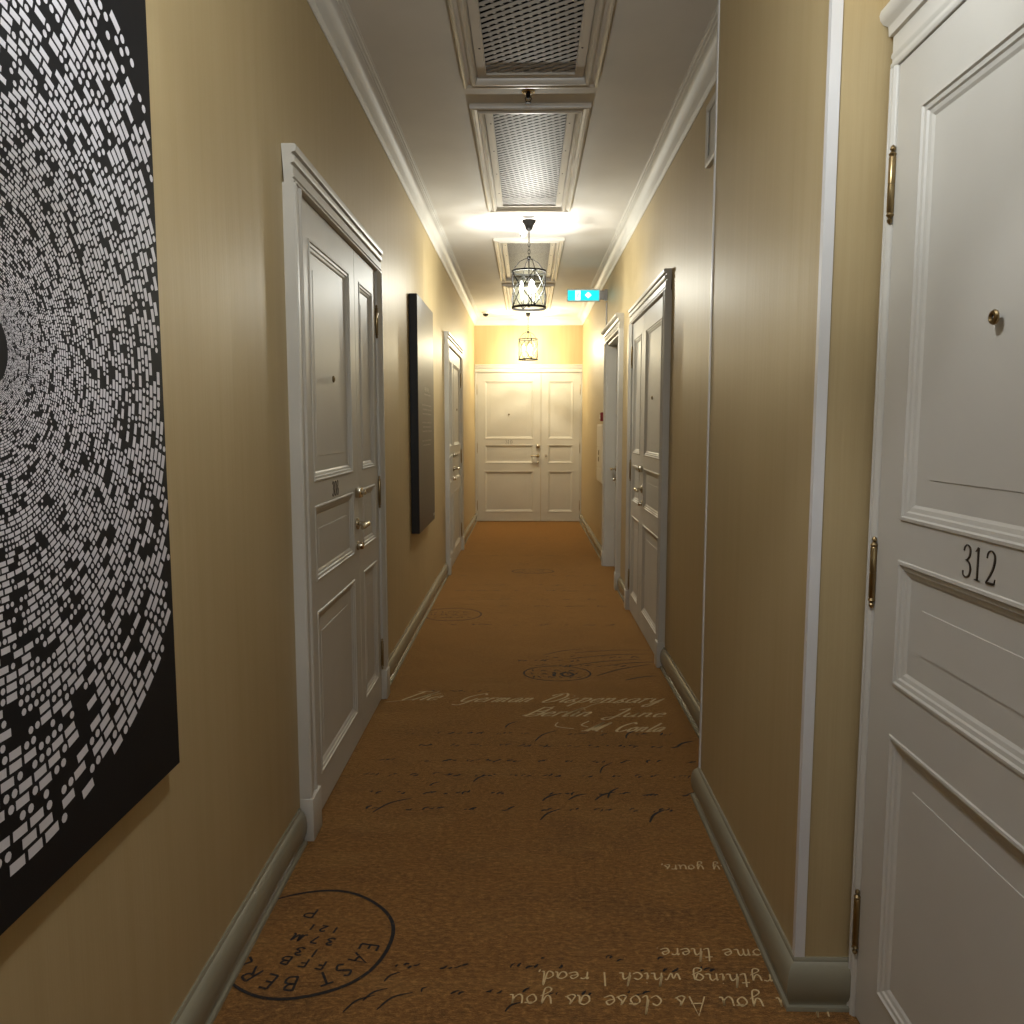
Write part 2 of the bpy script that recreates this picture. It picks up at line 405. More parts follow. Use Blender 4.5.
def text_width(s, sp=.04): return sum(G[c][0]+sp for c in s)
def write(bm, s, org, size, rot=0., slant=.0, wf=None, sx=1., z=.0012, sp=.04, mir=False):
    cr, sr = math.cos(rot), math.sin(rot); x = 0
    for ch in s:
        wd, strokes = G[ch]
        for st in strokes:
            def fn(p, x=x):
                u = (x+p[0])*size*sx+p[1]*size*slant; v = p[1]*size
                return (org[0]+u*cr-v*sr, org[1]+u*sr+v*cr)
            sh = ch in 'EFLTAIN17' and slant < .2
            ribbon(bm, st, fn, wf, z, sharp=sh)
        x += wd+sp

# --- carpet: postmark stamp near the left baseboard
bm = bmesh.new(); wf = lambda d, t: .0034
SC = (-.600, 2.065); SR = .232
n = 90
def cpt(a, r): return (SC[0]+r*math.cos(a), SC[1]+r*math.sin(a))
ribbon(bm, [cpt(R(152-j*(296/n)), SR+.002*math.sin(j*.35)) for j in range(n+1)], lambda p: p, lambda d, t: .0020+.0034*min(1, 1.6*abs(math.sin(t*2.9))), .0012, 2)
def arc_text(bm, s, a0, step, r, size, wf):
    for i, ch in enumerate(s):
        a = R(a0-step*i); wd, strokes = G[ch]
        rot = a-math.pi/2; cr, sr = math.cos(rot), math.sin(rot); o = cpt(a, r)
        for st in strokes:
            def fn(p):
                u = (p[0]-wd/2)*size; v = (p[1]-.5)*size*.9
                return (o[0]+u*cr-v*sr, o[1]+u*sr+v*cr)
            ribbon(bm, st, fn, wf, .0012, sharp=ch in 'EFLTAIN')
arc_text(bm, 'EAST', -10, 17, .178, .056, wf)
arc_text(bm, 'BERL', -88, 19, .178, .058, wf)
for s, ox, oy, sz in (('F F B', -.520, 1.972, .032), ('1 3', -.555, 2.020, .032), ('3 7 M', -.520, 2.068, .030), ('1 2 1 .', -.525, 2.118, .026), ('P', -.600, 2.200, .042)):
    write(bm, s, (ox, oy), sz, R(170), .0, lambda d, t: .0030, 1.5)
tag(obj('woven_postmark', bm, STAMP, floor), 'black handwritten circular postmark woven in the carpet')

# --- carpet: pale handwriting, upside down at the near right
bm = bmesh.new(); wf = calli(.0012, .0024, R(35))
def write_rot(s, xr, y, size, sx=1.0, tilt=180., slant=.05):
    write(bm, s, (xr, y), size, R(tilt), slant, wf, sx)
write_rot('my yours,', .66, 2.462, .052, 1.0)
write_rot('some there.', .66, 2.045, .055, 1.12)
write_rot('everything which I read,', .72, 1.945, .052, 1.22, 180.)
write_rot('thru you As close as you', .74, 1.860, .066, 1.02, 180.)
# pale copperplate lines across the middle
wf2 = calli(.0018, .0072, R(10))
for s, x, x2, y, sz in (('The', -.68, -.47, 4.01, .14), ('German', -.36, .01, 3.99, .13), ('Dispensary', .06, .68, 3.99, .14),
                       ('Berlin', -.02, .30, 3.79, .13), ('June', .38, .66, 3.79, .115), ('M. Conta', .26, .62, 3.60, .115)):
    write(bm, s, (x, y), sz, 0, .75, wf2, (x2-x)/(text_width(s)*sz))
ribbon(bm, [(-.72, 3.98), (-.6, 4.02), (-.45, 4.12)], lambda p: p, lambda d, t: .0022, .0012)
ribbon(bm, [(-.02, 3.80), (.08, 3.84), (.14, 3.93)], lambda p: p, lambda d, t: .003, .0012)
ribbon(bm, [(.22, 3.80), (.36, 3.98), (.56, 4.0)], lambda p: p, lambda d, t: .0022, .0012)
ribbon(bm, [(.15, 3.71), (.14, 3.66), (.22, 3.63)], lambda p: p, lambda d, t: .0032, .0012)
ribbon(bm, [(.30, 3.73), (.26, 3.68), (.29, 3.655)], lambda p: p, lambda d, t: .004, .0012)
obj('woven_pale_handwriting', bm, PALE, floor)

# --- carpet: worn dark script, only strokes survive
random.seed(7)
bm = bmesh.new()
def dash(x, y, L, ang, h, cv=.15):
    a = R(ang); d = Vector((math.cos(a), math.sin(a))); nn = Vector((-d.y, d.x))
    ribbon(bm, [Vector((x, y)), Vector((x, y))+d*L*.5+nn*L*cv, Vector((x, y))+d*L], lambda p: p, lambda dd, t: h*(.35+.65*math.sin(math.pi*min(1, t*.9+.1))), .0010, 4)
def row(y, x0, x1, dens=1.0, hs=1.0, dy=0):
    x = x0
    while x < x1:
        if random.random() < .72:
            for k in range(random.randint(1, 4)):
                dash(x, y+random.uniform(-.008, .01), random.uniform(.012, .034)*hs, random.uniform(15, 62), random.uniform(.0022, .0052)*hs, random.uniform(-.2, .3))
                x += random.uniform(.012, .028)*hs
        x += random.uniform(.02, .075)/dens
for y, a, b in ((3.56, -.55, .72), (3.42, -.52, .72), (3.255, -.62, .74), (3.115, -.66, .74), (2.955, -.60, .70), (2.825, -.62, .60)): row(y, a, b)
for x, y, L, an, h in ((-.56, 2.80, .17, 42, .0042), (.05, 2.75, .12, 48, .004), (.04, 3.48, .16, 52, .004), (.30, 3.15, .12, 60, .0036), (.45, 3.52, .10, 62, .0045),
                       (.44, 2.74, .12, 55, .0052), (.06, 2.90, .10, 40, .0048), (.16, 2.91, .09, 35, .0042), (.26, 2.91, .11, 40, .0048), (.31, 2.93, .10, 60, .0045),
                       (-.21, 3.06, .08, 50, .004), (-.10, 3.64, .10, 55, .004), (.66, 3.42, .11, 40, .006), (-.38, 3.02, .05, 45, .004)):
    dash(x, y, L, an, h, .12)
row(1.955, -.34, .46, .8, .8); row(1.86, -.26, .30, 1.2, .8); row(1.99, .04, .40, .7, .8)
for x, y, L, an in ((-.40, 1.83, .07, 40), (-.36, 1.90, .05, 45), (-.44, 1.79, .09, 42), (-.36, 1.80, .10, 38), (-.05, 1.80, .05, 40)): dash(x, y, L, an, .0030)
obj('woven_dark_script', bm, INK, floor)

bm = bmesh.new()
for y, a, b in ((4.62, .05, .70), (4.80, .12, .78), (4.72, -.05, .3)): row(y, a, b, 1.4, 1.5)
for x, y, L, an, h in ((.25, 4.76, .52, 14, .006), (.22, 4.60, .5, 20, .006), (.40, 4.44, .40, 34, .007), (.30, 4.90, .5, 8, .005), (.45, 4.62, .36, 16, .006), (.55, 4.36, .2, 25, .007), (.1, 4.85, .3, 30, .005)):
    dash(x, y, L, an, h, .06)
for y in (5.6, 6.2, 6.45, 6.8, 7.05, 7.5, 8.15, 8.7, 9.6, 10.1): row(y, -.62, .62, .5, 1.6)
row(4.15, -.6, -.2, 1, 1.2)
# small oval stamps
for cx, cy, rx, ry, h in ((.175, 4.48, .19, .14, .0055), (-.56, 5.92, .22, .20, .006), (.06, 7.75, .20, .12, .007)):
    ribbon(bm, [(cx+rx*math.cos(j*math.pi/16), cy+ry*math.sin(j*math.pi/16)) for j in range(33)], lambda p: p, lambda d, t, h=h: h, .0010, 2)
    for r_ in (-.45, 0, .42): 
        x = cx-rx*.7
        while x < cx+rx*.6: dash(x, cy+ry*r_-.02, .035, random.uniform(20, 160), .005); x += .04
obj('woven_worn_stamps', bm, INKF, floor)
bm = bmesh.new()
write(bm, '10', (.13, 4.42), .085, 0, .0, lambda d, t: .010, 2.0, .0014)
obj('woven_number', bm, INKF, floor)
# ------------------------------------------------------------------ doors
# local frame: x along the wall, -y out of the wall, z up; origin = floor at the wall surface
PZ = [(.140, .742), (.850, 1.122), (1.205, 2.040)]        # panel openings, bottom to top
PROF = [(0, 0), (.002, -.003), (.008, -.0035), (.011, .001), (.019, .002), (.022, .006), (.030, .008), (.040, .015), (.044, .016), (.088, .016), (.0905, .0105)]
def leaf_mesh(x0, x1, z0, z1, yf, stile=.100, th=.04, zs=1.0):
    bm = bmesh.new(); a, b = x0+stile, x1-stile
    pz = [(p*zs, q*zs) for p, q in PZ]
    rails = [z0] + [v for p in pz for v in p] + [z1]
    quad(bm, [(x0, yf, z0), (a, yf, z0), (a, yf, z1), (x0, yf, z1)]); quad(bm, [(b, yf, z0), (x1, yf, z0), (x1, yf, z1), (b, yf, z1)])
    for i in range(0, len(rails), 2): quad(bm, [(a, yf, rails[i]), (b, yf, rails[i]), (b, yf, rails[i+1]), (a, yf, rails[i+1])])
    for p, q in pz:
        prev = None
        prof = PROF if (b-a) > .24 else [(u*(.9 if u < .05 else .62 if u < .092 else .64), v) for u, v in PROF]
        for o, d in prof:
            ring = [(a+o, yf+d, p+o), (b-o, yf+d, p+o), (b-o, yf+d, q-o), (a+o, yf+d, q-o)]
            if prev:
                for k in range(4): quad(bm, [prev[k], prev[(k+1) % 4], ring[(k+1) % 4], ring[k]])
            prev = ring
        quad(bm, prev)
    bmesh.ops.remove_doubles(bm, verts=bm.verts[:], dist=1e-5)
    # edges of the leaf
    yb = yf+th
    quad(bm, [(x0, yf, z0), (x0, yf, z1), (x0, yb, z1), (x0, yb, z0)]); quad(bm, [(x1, yf, z0), (x1, yb, z0), (x1, yb, z1), (x1, yf, z1)])
    quad(bm, [(x0, yf, z1), (x1, yf, z1), (x1, yb, z1), (x0, yb, z1)]); quad(bm, [(x0, yf, z0), (x0, yb, z0), (x1, yb, z0), (x1, yf, z0)])
    quad(bm, [(x0, yb, z0), (x0, yb, z1), (x1, yb, z1), (x1, yb, z0)])
    bmesh.ops.remove_doubles(bm, verts=bm.verts[:], dist=1e-5)
    return bm

def hinge(parent, x, yf, zc):
    bm = bmesh.new(); r = .0075; h = .082
    prof = [(.001, -h), (.005, -h+.004), (.006, -h+.009), (.003, -h+.013), (.006, -h+.016), (.0085, -h+.019), (.006, -h+.024), (r, -h+.026), (r, -.001), (r-.0015, -.001), (r-.0015, .001), (r, .001),
            (r, h-.026), (.006, h-.024), (.0085, h-.019), (.006, h-.016), (.003, h-.013), (.006, h-.009), (.005, h-.004), (.001, h)]
    lathe(bm, prof, (x, yf-.006, zc), 'z', 12)
    obj('hinge', bm, BRASS, parent, smooth=True)

def stroke_digit(ch):
    """serif numerals as (points, half widths) in a 0..~.55 x 0..1 box"""
    if ch == '1': return [([(.22,0),(.22,1)], [.045,.045]), ([(.22,1),(.08,.86)], [.02,.012]), ([(.08,.015),(.36,.015)], [.015,.015])]
    if ch == '0': return [([(.27,1),(.12,.88),(.06,.5),(.12,.12),(.27,0),(.42,.12),(.48,.5),(.42,.88),(.27,1)], [.015,.035,.05,.035,.015,.035,.05,.035,.015])]
    if ch == '2': return [([(.06,.76),(.10,.93),(.26,1),(.42,.90),(.44,.70),(.34,.42),(.06,.04)], [.03,.02,.018,.035,.048,.04,.018]), ([(.05,.04),(.30,.04),(.46,.05)], [.04,.045,.035]), ([(.46,.04),(.50,.20)], [.03,.008])]
    if ch == '3': return [([(.07,.80),(.12,.94),(.26,1),(.40,.90),(.40,.70),(.28,.56),(.18,.53)], [.03,.02,.018,.035,.045,.025,.012]), ([(.18,.53),(.36,.48),(.46,.28),(.40,.08),(.24,0),(.08,.05),(.06,.18)], [.012,.025,.048,.038,.018,.022,.035])]
    if ch == '8': return [([(.27,1),(.12,.90),(.12,.68),(.27,.53),(.44,.36),(.44,.10),(.27,0),(.10,.10),(.10,.36),(.27,.53),(.40,.68),(.40,.90),(.27,1)], [.015,.03,.045,.045,.045,.035,.015,.03,.03,.018,.02,.03,.015])]
def numerals(parent, s, xc, yf, zc, h):
    bm = bmesh.new(); adv = .62; tot = adv*len(s)
    for i, ch in enumerate(s):
        for pts, ws in stroke_digit(ch):
            P = smooth(pts, 6) if len(pts) > 2 else [Vector(p) for p in pts]
            W = []
            for j in range(len(P)):
                t = j/(len(P)-1)*(len(ws)-1); a = min(int(t), len(ws)-2); W.append(ws[a]+(ws[a+1]-ws[a])*(t-a))
            A = []; B = []
            for j, p in enumerate(P):
                d = P[min(j+1, len(P)-1)]-P[max(j-1, 0)]; d.normalize(); nn = Vector((-d.y, d.x))
                for lst, q in ((A, p+nn*W[j]*.85), (B, p-nn*W[j]*.85)):
                    X = xc+(q.x+i*adv-tot/2)*h*1.02; Z = zc+(q.y-.5)*h
                    lst.append((bm.verts.new((X, yf-.0016, Z)), bm.verts.new((X, yf, Z))))
            for j in range(len(P)-1):
                bm.faces.new((A[j][0], B[j][0], B[j+1][0], A[j+1][0]))
                bm.faces.new((A[j][0], A[j+1][0], A[j+1][1], A[j][1])); bm.faces.new((B[j][0], B[j][1], B[j+1][1], B[j+1][0]))
    obj('room_number', bm, NUMB, parent)

def lever(parent, x, yf, z, dirx):
    bm = bmesh.new()
    lathe(bm, [(.001, 0), (.026, 0), (.027, -.003), (.025, -.008), (.016, -.011), (.011, -.013), (.0095, -.030), (.011, -.045), (.010, -.056), (.001, -.058)], (x, yf, z), 'y', 20)
    tube(bm, [(x, yf-.048, z), (x+dirx*.02, yf-.052, z+.002), (x+dirx*.05, yf-.053, z+.003), (x+dirx*.085, yf-.050, z-.001), (x+dirx*.105, yf-.046, z-.006)], [.012, .0125, .011, .0115, .009], 10)
    obj('handle', bm, NICKEL, parent, smooth=True)
def knob(parent, x, yf, z, name='lock_knob', r=.017):
    bm = bmesh.new(); lathe(bm, [(.001, 0), (r*1.25, 0), (r*1.25, -.004), (r, -.007), (r, -.022), (r*.86, -.027), (.001, -.028)], (x, yf, z), 'y', 20)
    obj(name, bm, NICKEL, parent, smooth=True)
def latch(parent, x, yf, z):
    bm = bmesh.new(); bevelbox(bm, x-.045, x+.010, yf-.026, yf, z-.022, z+.022, .004)
    lathe(bm, [(.001, -.026), (.010, -.026), (.010, -.040), (.004, -.044), (.001, -.044)], (x-.018, yf, z), 'y', 14)
    obj('rim_latch', bm, NICKEL, parent, smooth=True)
def peephole(parent, x, yf, z):
    bm = bmesh.new(); lathe(bm, [(.0125, 0), (.013, -.003), (.011, -.006), (.0075, -.007), (.006, -.004), (.0055, -.003)], (x, yf, z), 'y', 20, cap=False)
    o = obj('peephole', bm, BRASS, parent, smooth=True)
    bm = bmesh.new(); lathe(bm, [(.001, -.0035), (.006, -.003)], (x, yf, z), 'y', 16, cap=False); obj('lens', bm, SHADOWG, o, smooth=True)

CASE = [(0, 0), (0, -.036), (.004, -.041), (.012, -.041), (.016, -.036), (.022, -.035), (.050, -.033), (.054, -.038), (.062, -.040), (.070, -.036), (.078, -.034), (.086, -.028), (.086, -.012)]
def casing_mesh(x0, x1, zt, wl, wr, yl, cornice='full', plinth=True, depth=1., ext=(0, 0)):
    """moulded architrave round the leaf opening x0..x1, top zt; wl/wr widths; yl leaf face"""
    bm = bmesh.new()
    def side(xi, wd, sgn):
        s = wd/.086; xo = xi-sgn*wd
        pts = [(xo+sgn*u*s, v*depth) for u, v in CASE]+[(xi, yl+.012)]
        lo = [bm.verts.new((x, y, 0.0)) for x, y in pts]; hi = [bm.verts.new((x, y, zt)) for x, y in pts]
        for k in range(len(pts)-1): bm.faces.new((lo[k], lo[k+1], hi[k+1], hi[k]))
        if plinth: bevelbox(bm, min(xi-sgn*.002, xo-sgn*.003), max(xi-sgn*.002, xo-sgn*.003), -.046, 0, 0, .150, .004)
    if wl: side(x0, wl, 1)
    if wr: side(x1, wr, -1)
    a, b = x0-wl, x1+wr
    hd = [(0, -.0), (0, -.034), (.004, -.038), (.010, -.038), (.014, -.034), (.020, -.034), (.024, -.038), (.030, -.037), (.034, -.034), (.062, -.034)]
    if cornice == 'plain': hd = [(0, 0), (0, -.034), (.003, -.038), (.008, -.038), (.010, -.033), (.014, -.033), (.017, -.038), (.022, -.038), (.025, -.035), (.050, -.035), (.052, -.028), (.058, -.028), (.061, -.038), (.066, -.041), (.080, -.041), (.082, -.031), (.090, -.031), (.093, -.043), (.100, -.046), (.112, -.046), (.116, -.040), (.116, 0)]
    elif cornice: hd += [(.066, -.034), (.068, -.046), (.086, -.048), (.090, -.050), (.096, -.062), (.104, -.072), (.114, -.076), (.124, -.072), (.128, -.064), (.128, 0)]
    else: hd += [(.070, -.040), (.080, -.040), (.084, -.030), (.084, 0)]
    hd = [(h, y*depth) for h, y in hd]; hd[0] = (0, yl+.012)
    A = []; B = []
    for h, y in hd:
        e0 = min(max(0, -y-.034*depth)*.8, ext[0]); e1 = min(max(0, -y-.034*depth)*.8, ext[1])
        A.append(bm.verts.new((a-e0, y, zt+h))); B.append(bm.verts.new((b+e1, y, zt+h)))
    for k in range(len(hd)-1): bm.faces.new((A[k], A[k+1], B[k+1], B[k]))
    bm.faces.new(A); bm.faces.new(B)
    return bm

def door(n, loc, rz, leaves, zt, wl, wr, yl, label, number=None, hx=None, furn='main', zs=1.0, cornice='plain', ext=(0, 0), plinth=True, depth=1.):
    """leaves: list of (x0, x1, hinge_x, is_main)"""
    e = empty('door_%d' % n, loc, rz); tag(e, label, 'door', kind='structure')
    x0 = min(l[0] for l in leaves); x1 = max(l[1] for l in leaves)
    obj('casing', casing_mesh(x0, x1, zt, wl, wr, yl, cornice, plinth, depth, ext), TRIM, e, smooth=True)
    for a, b, h, main in leaves:
        wd = b-a
        lf = obj('door_leaf', leaf_mesh(a+.0028, b-.0028, .008, zt-.002, yl, .105 if main else .098 if wd > .5 else .085, .012, zs), DOOR, e, smooth=False)
        hxp = a if h < 0 else b
        for z in (.24, 1.075, 1.915): hinge(lf, hxp, yl, z*zs)
        xc = (a+b)/2; far = b if h < 0 else a; s = 1 if h < 0 else -1      # s: direction from hinge to lock
        if main:
            peephole(lf, xc, yl, 1.583)
            if number: numerals(lf, number, xc, yl, 1.163*zs, .058)
            bx = far-s*.045
            if furn: latch(lf, bx+(.018 if s > 0 else 0), yl, 1.115); lever(lf, bx, yl, .978, -s); knob(lf, bx, yl, .880)
        elif wd > .3 and furn == 'end': knob(lf, far-s*.07, yl, .985, 'door_knob', .013)
    return e

HP = math.pi/2
# left, room 308: x runs away from the viewer
door(1, (XL, 2.70, 0), HP, [(0, .845, -1, True), (.845, 1.325, 1, False)], 2.160, .110, .085, -.018, 'large cream double door numbered 308 on the left wall', '308')
# far left door
door(2, (XL, 7.62, 0), HP, [(0, .50, -1, False), (.50, 1.46, 1, True)], 2.160, .100, .100, -.018, 'cream double door at the far left between the dark plaque and the end wall')
# end door 310
door(3, (-.735, YE, 0), 0, [(0, .940, -1, True), (.940, 1.515, 1, False)], 2.190, .028, .025, -.020, 'cream double door numbered 310 closing the corridor', '310', furn='end', zs=1.015, plinth=False)
# right double door: x runs towards the viewer
door(4, (XR, 6.10, 0), -HP, [(0, .560, -1, False), (.560, 1.415, 1, True)], 2.160, .090, .085, -.018, 'cream double door on the right wall just before the pier')
# near right door 312
door(5, (XD, 1.800, 0), -HP, [(0, .820, -1, True)], 2.160, .026, .085, -.016, 'close cream door numbered 312 at the right edge', '312', ext=(.02, .02), plinth=False, cornice='full', depth=.62)

# recessed doorway on the right
e = empty('door_6', (XR, OY1, 0), -HP); tag(e, 'recessed doorway with deep pale jambs on the right wall', 'door', kind='structure')
ow = OY1-OY0
bm = casing_mesh(.0, ow, OZ-.02, .085, .085, -.012, 'full', True, 1., (.0, .03)); obj('casing', bm, TRIM, e, smooth=True)
bm = bmesh.new(); box(bm, -.02, .012, -.012, .16, 0, OZ-.02); box(bm, ow-.012, ow+.02, -.012, .16, 0, OZ-.02); box(bm, .012, ow-.012, -.012, .16, OZ-.04, OZ-.01)
obj('jamb_lining', bm, TRIM, e)
lf = obj('door_leaf', leaf_mesh(.014, ow-.014, .008, OZ-.042, .075, .110, .04, 1.02), DOOR, e)
lever(lf, .075, .075, .99, 1); knob(lf, .075, .075, .885)
for z in (.24, 1.08, 1.93): hinge(lf, ow-.016, .075, z)
# solid wall behind recess
bm = bmesh.new(); box(bm, XR+.12, XR+.2, OY0-.1, OY1+.1, 0, OZ+.1); tag(obj('wall_recess', bm, WALL), 'wall behind the recessed doorway', 'wall', kind='structure')

# ------------------------------------------------------------------ ceiling grilles
def clip_line(px, py, dx, dy, x0, x1, y0, y1):
    t0, t1 = -1e9, 1e9
    for p, d, lo, hi in ((px, dx, x0, x1), (py, dy, y0, y1)):
        a, b = (lo-p)/d, (hi-p)/d
        if a > b: a, b = b, a
        t0, t1 = max(t0, a), min(t1, b)
    return (t0, t1) if t1-t0 > .01 else None
def grille_mesh(x0, x1, y0, y1, zz):
    bm = bmesh.new(); ang = R(-34); d = Vector((math.cos(ang), math.sin(ang), 0)); nrm = Vector((-d.y, d.x, 0))
    pitch = .0345; hw = .0098; tilt = .0004; k = 0
    cnt = int(((y1-y0)+(x1-x0))/pitch)+4
    base = Vector((x0, y0-.1, 0))
    for i in range(cnt):
        p = base+nrm*(i*pitch); c = clip_line(p.x, p.y, d.x, d.y, x0, x1, y0, y1)
        if not c: continue
        a, b = p+d*c[0], p+d*c[1]
        pr = [(-hw, tilt), (hw, -tilt), (hw, -tilt+.0008), (-hw, tilt+.0008)]
        for q0, q1 in zip(pr, pr[1:]+pr[:1]):
            quad(bm, [a+nrm*q0[0]+Vector((0,0,zz+q0[1])), b+nrm*q0[0]+Vector((0,0,zz+q0[1])), b+nrm*q1[0]+Vector((0,0,zz+q1[1])), a+nrm*q1[0]+Vector((0,0,zz+q1[1]))])
        # bridges to the next strand, staggered
        t = math.ceil(c[0]/.040)*.040+(.02 if i % 2 else 0)
        while t < c[1]-.014:
            u = p+d*t; v0 = u+nrm*(hw-.001); v1 = u+nrm*(pitch-hw+.001); e2 = d*.014
            if x0 < v1.x < x1-.012 and y0+.012 < v1.y < y1:
                quad(bm, [v0+Vector((0,0,zz+.001)), v0+e2+Vector((0,0,zz+.001)), v1+e2+Vector((0,0,zz+.0035)), v1+Vector((0,0,zz+.0035))])
            t += .040
    return bm
def rect_sweep(bm, x0, x1, y0, y1, prof): sweep(bm, [(x0, y0), (x1, y0), (x1, y1), (x0, y1)], prof, 1, closed=True)
FP = [(0, 0), (0, .018), (.004, .024), (.012, .026), (.018, .022), (.021, .016), (.034, .014), (.038, .022), (.046, .030), (.056, .030), (.062, .022), (.066, .010), (.068, .004), (.070, -.003)]
GL = ['nearest cream framed ceiling grille cut by the top of the picture', 'cream framed ceiling grille between sprinkler and large lantern with bright reflection',
      'cream framed ceiling grille directly behind the large hanging lantern', 'farthest cream framed ceiling grille before the corridor end']
for (a, b, h), lab in zip(GR, GL):
    e = empty('ceiling_grille', (LX, (a+b)/2, ZC)); tag(e, lab, 'ceiling grille', 'framed ceiling grilles')
    L = (b-a)/2
    bm = bmesh.new(); rect_sweep(bm, -h, h, -L, L, [(u, -v) for u, v in FP]); obj('moulded_frame', bm, FRAME, e, smooth=True)
    i0 = .072; i1 = .106
    bm = bmesh.new(); rect_sweep(bm, -h, h, -L, L, [(i0-.001, -.002), (i0, -.006), (i1, -.006), (i1+.002, -.009), (i1+.006, -.009), (i1+.006, .012), (i0-.001, .012)]); bo = obj('border_panel', bm, FRAME, e)
    for sx in (-1, 1):
        yy = -L+.25
        while yy < L-.1:
            bm = bmesh.new(); lathe(bm, [(.001, -.0075), (.004, -.0072), (.005, -.006)], (sx*(h-.095), yy, 0), 'z', 8, cap=False); obj('screw', bm, DARKM, bo); yy += .42
    obj('expanded_mesh', grille_mesh(-h+i1+.004, h-i1-.004, -L+i1+.004, L-i1-.004, .000), MESHM, e)
    bm = bmesh.new(); H = .25; x = h-.088; y = L-.103
    box(bm, -x, x, -y, y, .051, H); bm.faces.ensure_lookup_table()
    bmesh.ops.delete(bm, geom=[f for f in bm.faces if abs(f.calc_center_median().z-.051) < 1e-4], context='FACES')
    obj('dark_plenum', bm, DARK, e)

# ------------------------------------------------------------------ lanterns
def ring(bm, r, h, t, z):
    lathe(bm, [(r-t, z), (r, z), (r, z+h), (r-t, z+h), (r-t, z)], (0, 0, 0), 'z', 40, cap=False)
def lantern(y, watts, col, label, warm):
    e = empty('pendant_lantern', (LX, y, ZC)); tag(e, label, 'pendant lantern', 'corridor lanterns')
    bm = bmesh.new(); lathe(bm, [(.052, 0), (.054, -.004), (.050, -.012), (.040, -.026), (.031, -.044), (.026, -.062), (.018, -.072), (.006, -.078), (.001, -.079)], n=28); obj('canopy', bm, DARKM, e, smooth=True)
    bm = bmesh.new(); lathe(bm, [(.004, -.076), (.004, -.165)], n=8); z = -.163; k = 0
    while z > -.262:
        pts = []
        for j in range(16):
            a = 2*math.pi*j/16; u = .0085*math.cos(a); v = .0185*math.sin(a)
            pts.append((u, 0, z-.0165+v) if k % 2 == 0 else (0, u, z-.0165+v))
        tube(bm, pts, .0021, 6, closed=True); z -= .0275; k += 1
    obj('chain', bm, DARKM, e, smooth=True)
    zt, zb, r = -.385, -.665, .130
    bm = bmesh.new(); lathe(bm, [(.001, -.268), (.014, -.270), (.016, -.282), (.008, -.290), (.012, -.300), (.001, -.302)], n=14)
    obj('hub', bm, DARKM, e, smooth=True)
    for q in range(4):
        a = R(20+90*q); c, s = math.cos(a), math.sin(a)
        bm = bmesh.new(); tube(bm, [(c*.008, s*.008, -.285), (c*.03, s*.03, -.288), (c*.075, s*.075, -.312), (c*.112, s*.112, -.355), (c*(r-.003), s*(r-.003), zt+.004)], .0034, 7)
        obj('hanger_arm', bm, DARKM, e, smooth=True)
    bm = bmesh.new(); ring(bm, r+.004, .013, .006, zt-.006); obj('top_ring', bm, DARKM, e, smooth=True)
    bm = bmesh.new(); ring(bm, r+.005, .018, .006, zb-.002); obj('bottom_ring', bm, DARKM, e, smooth=True)
    bm = bmesh.new(); lathe(bm, [(r-.004, zb+.008), (r-.004, zt)], n=48, cap=False); obj('glass_cylinder', bm, GLASS, e, smooth=True)
    # four verticals and four crossing X straps on the glass
    for q in range(4):
        a0 = R(20+90*q); bm = bmesh.new()
        tube(bm, [(r*math.cos(a0), r*math.sin(a0), zb+.012), (r*math.cos(a0), r*math.sin(a0), zt-.002)], .0045, 6)
        obj('upright', bm, DARKM, e, smooth=True)
        for sg in (1, -1):
            bm = bmesh.new(); pts = []
            for j in range(13):
                t = j/12; a = a0+R(90)*(t if sg > 0 else 1-t); rr = r-.001+(.0 if sg > 0 else .003)
                pts.append((rr*math.cos(a), rr*math.sin(a), zb+.012+t*(zt-zb-.014)))
            tube(bm, pts, .0044, 6)
            obj('cross_strap', bm, DARKM, e, smooth=True)
    bm = bmesh.new(); lathe(bm, [(.0045, -.30), (.0045, -.640), (.010, -.645), (.010, -.652), (.002, -.656)], n=10); obj('centre_rod', bm, DARKM, e, smooth=True)
    for q in range(3):
        a = R(50+120*q); c, s = math.cos(a), math.sin(a); bm = bmesh.new()
        tube(bm, [(0, 0, -.632), (c*.025, s*.025, -.644), (c*.052, s*.052, -.636), (c*.058, s*.058, -.612)], .0034, 7)
        obj('candle_arm', bm, DARKM, e, smooth=True)
    for q in range(3):
        a = R(50+120*q); c, s = math.cos(a)*.058, math.sin(a)*.058
        bm = bmesh.new(); lathe(bm, [(.0095, -.600), (.0095, -.555), (.006, -.552)], (c, s, 0), n=14)
        cd = obj('candle_sleeve', bm, SLEEVE, e, smooth=True)
        bm = bmesh.new(); lathe(bm, [(.006, -.552), (.010, -.543), (.0165, -.522), (.0175, -.507), (.013, -.480), (.006, -.458), (.002, -.450), (.0005, -.449)], (c, s, 0), n=16)
        obj('bulb', bm, BULBW if warm else BULB, cd, smooth=True)
    ld = bpy.data.lights.new('lantern_light', 'POINT'); ld.energy = watts; ld.color = col; ld.shadow_soft_size = .022
    for q in range(3):
        a = R(50+120*q)
        lo = link(bpy.data.objects.new('bulb_light', ld if q == 0 else ld.copy())); lo.data.energy = watts/3
        lo.parent = e; lo.location = (math.cos(a)*.058, math.sin(a)*.058, -.505)
    return e
LL = ['hanging glass lantern in the corridor behind the viewer', 'hanging glass lantern above the foreground just outside the view', 'larger looking hanging glass lantern with dark cross straps near mid corridor', 'smaller looking hanging glass lantern in front of the yellow end wall']
for (y, wt, c), lab, wm in zip(LANTERNS, LL, (0, 0, 0, 1)): lantern(y, wt, c, lab, wm)

